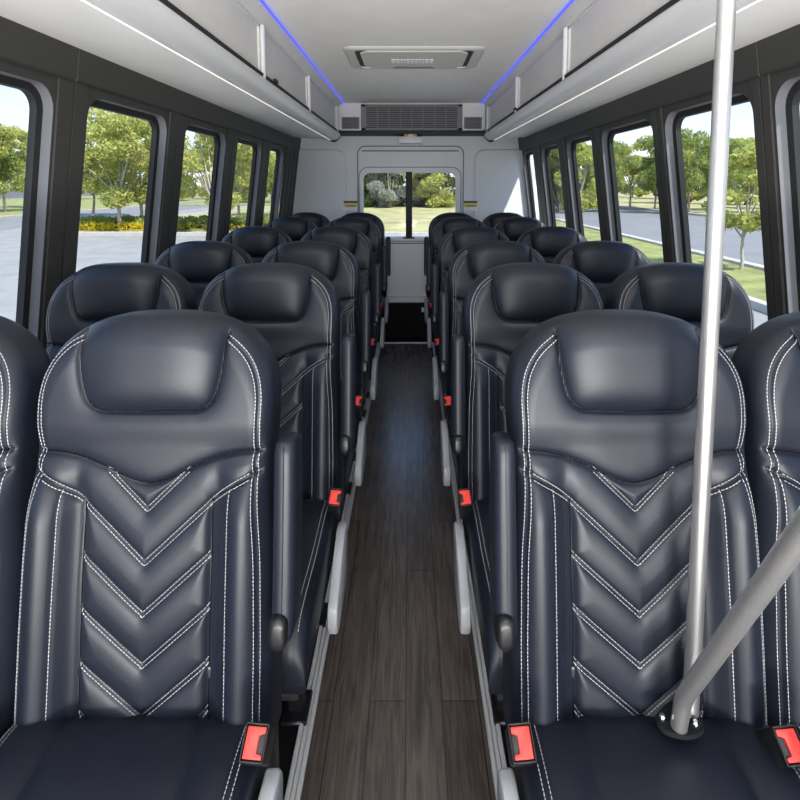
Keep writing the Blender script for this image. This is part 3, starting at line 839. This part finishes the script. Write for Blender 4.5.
mb = MB(); mb.box(-.68, .68, -.012, .27, -.028, -.001, .004, 2); o = mb.build('edge_strip', M['rubber'], t); o['label'] = 'black rubber edge strip'

# small lamp with orange sticker under the vent
t = empty('marker_lamp', (.008, YR, 1.93)); prop(t, 'small white box lamp with orange sticker under the air vent', 'lamp')
mb = MB(); mb.box(-.105, .105, -.20, -.005, -.080, -.022, .006, 2); mb.build('housing', M['white'], t, smooth=40)
mb = MB(); mb.box(-.058, .058, -.204, -.15, -.022, .0, .002, 1); o = mb.build('bracket', M['white'], t)
mb = MB(); mb.box(-.057, -.018, -.2065, -.204, -.018, -.001); mb.box(.022, .057, -.2065, -.204, -.018, -.001); o = mb.build('sticker', M['orange'], t); o['label'] = 'orange sticker'
# warning stickers
for x, w_ in ((-.565, 'left'), (.585, 'right')):
    t = empty('warning_sticker', (x, YR-.0005, 1.275)); prop(t, f'small black and yellow warning sticker {w_} of the rear window', 'sticker', 'warning stickers beside the rear window')
    mb = MB(); mb.box(-.068, .068, -.0165, .0, -.055, .04); mb.build('backing', M['white'], t)
    mb = MB(); mb.box(-.066, .066, -.0172, -.0166, .022, .039); mb.build('black_band', M['blackink'], t)
    mb = MB(); mb.box(-.066, .066, -.0172, -.0166, -.018, .021); mb.build('yellow_band', M['yellow'], t)
    mb = MB(); mb.box(-.045, .045, -.0178, -.0173, -.014, -.002); mb.build('dark_marks', M['ventgrey'], t)
# small white latch on the black panel
mb = MB(); mb.box(.115, .165, 4.985, 5.022, .255, .295, .004, 2); o = mb.build('door_latch', M['white']); prop(o, 'small white latch plate on the black panel at the end of the aisle', 'latch')

# ------------------------------------------------------------------ GRAB POLES
PR = .0121
t = empty('grab_pole', (.449, .776, .626)); prop(t, 'tall upright brushed steel pole from the right front seat to the ceiling', 'pole')
mb = MB(); mb.tube([(0, 0, z) for z in np.linspace(0, CEIL-.626-.008, 6)], PR, 28); mb.build('tube', M['steel'], t, smooth=60)
mb = MB(); mb.tube([(0, 0, CEIL-.626-.012), (0, 0, CEIL-.626)], .03, 24); mb.build('ceiling_flange', M['steel'], t, smooth=40)
t = empty('handrail', (.419, .753, .629)); prop(t, 'bent brushed steel handrail bolted in front of the upright pole', 'handrail')
P0, P1, P2 = Vector((.0, .0, .0)), Vector((-.002, -.012, .062)), Vector((-.035, -.33, .636))
pts = [P0.lerp(P1, k/5*.75) for k in range(6)]
a = P0.lerp(P1, .75); d2 = (P2-P1).normalized(); b = P1+d2*.03
pts += [a*(1-u)**2+P1*2*u*(1-u)+b*u*u for u in (.2, .4, .6, .8, 1)]
pts += [b.lerp(P2, k/6) for k in range(1, 7)]
mb = MB(); mb.tube(pts, PR, 28); mb.build('tube', M['steel'], t, smooth=60)
mb = MB(); mb.prism([(.006+.036*math.cos(a_), .008+.022*math.sin(a_)) for a_ in np.linspace(0, 2*math.pi, 33)[:-1]], 2, -.006, .002); mb.build('flange', M['matte_black'], t, smooth=40)
mb = MB(); mb.prism([(.006+.026*math.cos(a_), .016+.012*math.sin(a_)) for a_ in np.linspace(0, 2*math.pi, 33)[:-1]], 2, -.026, -.006); mb.build('mounting_block', M['matte_black'], t, smooth=40)
for bx, by in ((-.020, .012), (.027, .002)):
    mb = MB(); mb.tube([(bx, by, .001), (bx, by, .006), (bx, by, .009)], [.0055, .005, .003], 12); mb.build('bolt', M['chrome'], t, smooth=40)

# ------------------------------------------------------------------ OUTDOORS
GZ = -.75
def slab(name, x0, x1, y0, y1, z0, z1, m): 
    mb = MB(); mb.box(x0, x1, y0, y1, z0, z1); return mb.build(name, m)
o = slab('ground', -260, 260, -120, 320, GZ-.3, GZ, M['asphalt']); struct(o)
def stuff(o, label, cat): prop(o, label, cat, kind='stuff'); return o
stuff(slab('grass', -15.5, 5.2, 23.2, 52, GZ-.05, GZ+.10, M['grassdry']), 'pale dry lawn behind the bus beyond the kerb', 'grass')
stuff(slab('grass', -60, -27, -30, 110, GZ-.05, GZ+.08, M['grass']), 'lawn strip across the car park seen through the left windows', 'grass')
stuff(slab('grass', 6.35, 8.85, -10, 34, GZ-.05, GZ+.08, M['grass']), 'narrow green verge beside the right windows', 'grass')
stuff(slab('grass', 21, 90, -30, 150, GZ-.05, GZ+.10, M['grassdry']), 'wide lawn across the road seen through the right windows', 'grass')
stuff(slab('grass', -26, 8.8, 56, 150, GZ-.05, GZ+.06, M['grass']), 'distant lawn behind the far trees', 'grass')
struct(slab('road', 9.2, 20.6, -60, 180, GZ-.05, GZ+.012, M['road']))
struct(slab('road_left', -26.6, -20, -60, 180, GZ-.05, GZ+.012, M['road']))
for i, (x0, x1, y0, y1) in enumerate(((8.85, 9.15, -10, 34), (6.15, 6.35, -10, 34), (20.6, 21, -60, 150), (-15.8, 5.4, 22.9, 23.2), (-15.8, -15.5, 23.2, 52), (-27, -26.65, -30, 110), (5.2, 5.5, 23.2, 52))):
    prop(slab('kerb', x0, x1, y0, y1, GZ-.05, GZ+.15, M['kerb']), ['pale kerb between the right verge and the road', 'pale kerb on the near side of the right verge', 'pale kerb on the far side of the right road', 'pale kerb in front of the lawn behind the bus', 'pale kerb at the left end of the rear lawn', 'pale kerb along the far left lawn', 'pale kerb at the right end of the rear lawn'][i], 'kerb', 'concrete kerbs')
def leaf_cloud(clumps, n, size, m, seed, flat=.7, shell=.30):
    g = np.random.default_rng(seed); C = np.array([c[:3] for c in clumps]); Rr = np.array([c[3] for c in clumps])
    w_ = Rr**2/np.sum(Rr**2); k = g.choice(len(C), n, p=w_)
    d = g.normal(size=(n, 3)); d /= np.linalg.norm(d, axis=1)[:, None]
    rad = Rr[k]*(shell+(1-shell)*g.random(n)**.6); p = C[k]+d*rad[:, None]*np.array([1, 1, flat])
    a = g.normal(size=(n, 3)); a /= np.linalg.norm(a, axis=1)[:, None]; b = np.cross(a, g.normal(size=(n, 3))); b /= np.linalg.norm(b, axis=1)[:, None]
    s = size*(.6+.8*g.random(n))[:, None]
    V = np.stack([p-a*s, p+b*s*.55, p+a*s, p-b*s*.55], 1).reshape(-1, 3)
    F = np.arange(4*n).reshape(n, 4)
    return mesh_np('crown', V, F, m, smooth=False)
def tree_meshes(seed, h, cw, trunk_h, m, bark, nleaf=7000, leaf=.10, tr=.09):
    g = random.Random(seed); clumps = []; ch = h-trunk_h*.75
    for _ in range(26):
        a = g.uniform(0, 6.283); zz = g.uniform(0, 1); rr = cw*.5*(math.sin(math.pi*(.12+.8*zz))**.7)*g.uniform(.35, .95)
        clumps.append((rr*math.cos(a), rr*math.sin(a), trunk_h*.85+ch*zz*.92, g.uniform(.16, .30)*cw*.62))
    crown = leaf_cloud(clumps, nleaf, leaf, m, seed)
    mb = MB(); z = 0; pts = []; x = y = 0
    for k in range(7):
        pts.append((x, y, z)); z += trunk_h*1.25/6; x += g.uniform(-.05, .05); y += g.uniform(-.05, .05)
    mb.tube(pts, [tr*(1.25 if k == 0 else 1-.08*k) for k in range(7)], 9)
    for c in clumps[:11]:
        s_ = Vector(pts[4 if c[2] > trunk_h*1.3 else 3]); e_ = Vector(c[:3]); m_ = s_.lerp(e_, .5)+Vector((0, 0, .15)); mb.tube([s_, m_, e_], [tr*.5, tr*.33, tr*.12], 6)
    return crown, mb.mesh('trunk', bark, 60)
def plant(name, meshes, loc, rz, sc_, label, cat, group=None, tb='trunk'):
    t = empty(name, loc, rz); t.scale = (sc_, sc_, sc_); prop(t, label, cat, group)
    link('crown', meshes[0], t); link(tb, meshes[1], t); return t
TA = tree_meshes(1, 5.6, 4.6, 1.9, M['leaf_light'], M['palebark'], 13000, .075)
TB = tree_meshes(2, 6.2, 5.0, 2.2, M['leaf_mid'], M['bark'], 13000, .085)
TC = tree_meshes(3, 3.1, 1.9, 1.35, M['leaf_light'], M['palebark'], 3200, .07, .045)
TD = tree_meshes(4, 8.0, 7.5, .6, M['leaf_dark'], M['bark'], 14000, .15, .16)
TS = tree_meshes(5, 7.0, 5.0, .4, M['leaf_silver'], M['palebark'], 9000, .13, .12)
TG = tree_meshes(6, 7.5, 6.5, .6, M['leaf_light'], M['bark'], 12000, .14, .14)
def at(px, D):  # lateral metres for an image column at a distance
    return (px-409.5)/530*D
GT = 'trees in the planting bed left of the bus'
plant('tree', TA, (at(112, 24), 24.6, GZ), .3, 1.02, 'pale trunked yellow green tree in the flower bed, second left window', 'tree', GT)
plant('tree', TA, (at(137, 26), 26.4, GZ), 2.1, 1.0, 'leaning yellow green tree just right of the flower bed tree', 'tree', GT)
plant('tree', TB, (at(88, 36), 36.5, GZ), 4.1, 1.02, 'darker green tree behind the flower bed trees', 'tree', GT)
plant('tree', TA, (at(196, 22), 23.9, GZ), 1.2, .95, 'yellow green tree filling the third left window', 'tree', GT)
plant('tree', TA, (at(239, 30), 30, GZ), 5.0, 1.0, 'yellow green tree seen through the fourth left window', 'tree', GT)
plant('tree', TB, (at(274, 36), 36, GZ), .7, 1.0, 'green tree seen through the last left window', 'tree', GT)
for i, (px, D, m_, s_) in enumerate(((5, 42, TA, 1.25), (-30, 40, TB, 1.2), (30, 50, TA, 1.2)  )):
    plant('tree', m_, (at(px, D), D, GZ), i*1.3, s_, ['broad yellow green tree on the far lawn, seen through the nearest left window', 'green tree left of the broad tree on the far lawn', 'tall tree right of the broad tree on the far lawn', 'tree on the far lawn out past the nearest left window', 'farthest left tree of the far lawn'][i], 'tree', 'trees on the far left lawn')
for i, (px, D) in enumerate(((60, 78), (118, 84), (165, 70), (215, 80), (258, 66), (300, 74), (330, 70))):
    plant('tree', TG if i % 2 else TD, (at(px, D), D, GZ), i*2.2, 1.0, f'distant bushy tree on the skyline beyond the left planting bed', 'tree', 'distant skyline trees left')
for i, (px, D, m_, s_) in enumerate(((352, 51, TD, .95), (372, 53, TD, .92), (388, 50, TS, .95), (404, 56, TD, 1.), (418, 54, TS, .9), (432, 50, TG, .85), (448, 51, TG, .95)  )):
    lab = {'crown': ''}; kind = 'silver leaved' if m_ is TS else 'dark green' if m_ is TD else 'yellow green'
    plant('tree', m_, (at(px, D), D, GZ-.3), i*1.7, s_, f'{kind} bushy tree behind the rear lawn, ' + ['left edge of rear window', 'left half of rear window', 'left of the window bar', 'just behind the window bar', 'just right of the window bar', 'middle of the right pane', 'right edge of rear window', 'hidden right of rear window', 'far right of rear window', 'far left of rear window'][i], 'tree', 'trees behind the rear lawn')
plant('tree', TC, (at(737, 13.6), 13.3, GZ), .5, 1.02, 'slender young tree on the verge behind the steel pole', 'tree', 'trees right of the bus')
plant('tree', TC, (at(588, 19.5), 20.5, GZ), 2.5, 1.2, 'young tree on the verge seen through the third right window', 'tree', 'trees right of the bus')
for i, (px, D, m_, s_) in enumerate(((690, 40, TB, 1.0), (655, 46, TB, 1.05), (722, 44, TB, .95), (768, 47, TB, 1.0), (805, 38, TB, 1.0), (630, 50, TA, 1.1), (606, 44, TB, .95), (580, 48, TA, 1.1), (558, 42, TG, .9), (540, 46, TD, .9), (745, 56, TG, 1.), (676, 60, TG, 1.)  )):
    plant('tree', m_, (at(px, D), D, GZ), i*1.9, s_, ['green tree left of the steel pole across the road', 'green tree at the left edge of the second right window', 'green tree just right of the steel pole across the road', 'green tree at the right edge of the second right window across the road', 'green tree at the right edge of the picture across the road', 'yellow green tree in the third right window', 'green tree right side of the fourth right window', 'yellow green tree in the fourth right window', 'bushy yellow green tree in the last right window', 'bushy dark tree at the left edge of the last right window', 'bushy tree far behind the young verge tree', 'bushy tree far behind the steel pole', 'tree beyond the right edge of the picture'][i], 'tree', 'trees across the right road')
for i, (px, D) in enumerate(((545, 84), (590, 78), (632, 90), (672, 80), (716, 92), (760, 82), (806, 88))):
    plant('tree', TD if i % 2 else TG, (at(px, D), D, GZ), i*1.1, 1.0, 'distant bushy tree on the skyline beyond the right road', 'tree', 'distant skyline trees right')
# shrubs and flowers in the left bed
SH = leaf_cloud([(0, 0, .35, .42), (.3, .1, .3, .34), (-.3, -.1, .3, .34)], 1500, .06, M['leaf_mid'], 11)
mb = MB()
for k in range(6):
    a = k*1.05; mb.tube([(0, 0, -.02), (.12*math.cos(a), .12*math.sin(a), .2), (.25*math.cos(a), .25*math.sin(a), .45)], [.012, .01, .005], 5)
SHs = mb.mesh('stem', M['bark'], 60)
for i, px in enumerate((84, 92, 100, 108, 118, 126, 134, 142, 150, 160, 172, 182, 190, 205, 214, 226, 240, 252, 266, 280)):
    D = 25.2+(i*37 % 11)*.16
    t = empty('shrub', (at(px, D), D, GZ+.08), i); prop(t, 'low green shrub in the flower bed left of the bus', 'shrub', 'low shrubs in the flower bed'); link('foliage', SH, t); link('stem', SHs, t)
cl = [(at(px, 24.3), 24.2+(k % 3)*.22, GZ+.32, .34) for k, px in enumerate(range(76, 162, 5))]+[(at(px, 24.3), 24.3, GZ+.28, .26) for px in range(166, 290, 13)]
o = link('flowers', leaf_cloud(cl, 1900, .045, M['flower'], 21)); stuff(o, 'yellow flowers massed along the front of the planting bed', 'flowers')
# grey fence far left
t = empty('fence', (-62, 45, GZ)); prop(t, 'long grey fence behind the trees of the far left lawn', 'fence')
mb = MB(); mb.box(-.05, .05, -45, 60, .1, 1.7); mb.build('boards', M['fence'], t)
for k in range(12):
    mb = MB(); mb.box(.05, .2, -44+k*9-.08, -44+k*9+.08, 0, 1.8); mb.build('fence_post', M['fence'], t)

# ------------------------------------------------------------------ LIGHT
w = bpy.data.worlds.new('sky'); sc.world = w; w.use_nodes = True; nt = w.node_tree; L = nt.links.new
bg = nt.nodes['Background']
tc = nt.nodes.new('ShaderNodeTexCoord'); sp = nt.nodes.new('ShaderNodeSeparateXYZ'); L(tc.outputs['Generated'], sp.inputs[0])
r = nt.nodes.new('ShaderNodeValToRGB'); cr = r.color_ramp
cr.elements[0].position = 0.; cr.elements[0].color = (.82, .89, .97, 1)
cr.elements[1].position = .6; cr.elements[1].color = (.20, .40, .82, 1)
e_ = cr.elements.new(.16); e_.color = (.50, .68, .95, 1)
L(sp.outputs['Z'], r.inputs['Fac'])
mp = nt.nodes.new('ShaderNodeMapping'); mp.inputs['Scale'].default_value = (1.6, 1.6, 5.); mp.inputs['Location'].default_value = (.35, .2, .1); L(tc.outputs['Generated'], mp.inputs['Vector'])
n = nt.nodes.new('ShaderNodeTexNoise'); n.inputs['Scale'].default_value = 1.7; n.inputs['Detail'].default_value = 8; n.inputs['Roughness'].default_value = .55; L(mp.outputs[0], n.inputs['Vector'])
r2 = nt.nodes.new('ShaderNodeValToRGB'); r2.color_ramp.elements[0].position = .52; r2.color_ramp.elements[1].position = .72
L(n.outputs['Fac'], r2.inputs['Fac'])
mx = nt.nodes.new('ShaderNodeMix'); mx.data_type = 'RGBA'; L(r2.outputs['Color'], mx.inputs[0]); L(r.outputs['Color'], mx.inputs[6]); mx.inputs[7].default_value = (.95, .97, 1., 1)
L(mx.outputs[2], bg.inputs['Color']); bg.inputs['Strength'].default_value = 1.0
sd = bpy.data.lights.new('sun', 'SUN'); so = bpy.data.objects.new('sun', sd); COL.objects.link(so)
sd.energy = 4.2; sd.angle = R(.6); sd.color = (1, .96, .88)
dirv = Vector((-1, 1.3, -2.4)).normalized(); so.rotation_euler = dirv.to_track_quat('-Z', 'Y').to_euler(); so.location = (8, -8, 20)

# added fill lamps behind the camera, brightening the cabin beyond its daylight
def area(name, loc, rot, sx, sy, e, col=(1, 1, 1)):
    a = bpy.data.lights.new(name, 'AREA'); a.shape = 'RECTANGLE'; a.size = sx; a.size_y = sy; a.energy = e; a.color = col
    o = bpy.data.objects.new(name, a); COL.objects.link(o); o.location = loc; o.rotation_euler = rot; return o

area('added_windscreen_fill', (0, YF+.03, 1.25), (R(90), 0, 0), 1.9, 1.0, 24, (.84, .91, 1))  # added fill in the windscreen plane, boosting the daylight from the front
area('added_up_fill', (0, -1.25, .62), (R(158), 0, 0), 1.8, .4, 118, (1, .97, .93))  # added uplight for ceiling and rack undersides, not a dashboard fitting

vs = sc.view_settings
sc.display_settings.display_device = 'sRGB'
vs.view_transform = 'Standard'; vs.look = 'None'; vs.exposure = .8; vs.gamma = 1; vs.use_curve_mapping = False
sc.cycles.max_bounces = 10; sc.cycles.diffuse_bounces = 5; sc.cycles.transparent_max_bounces = 12
sc.cycles.caustics_reflective = False; sc.cycles.caustics_refractive = False
sc.cycles.use_denoising = True
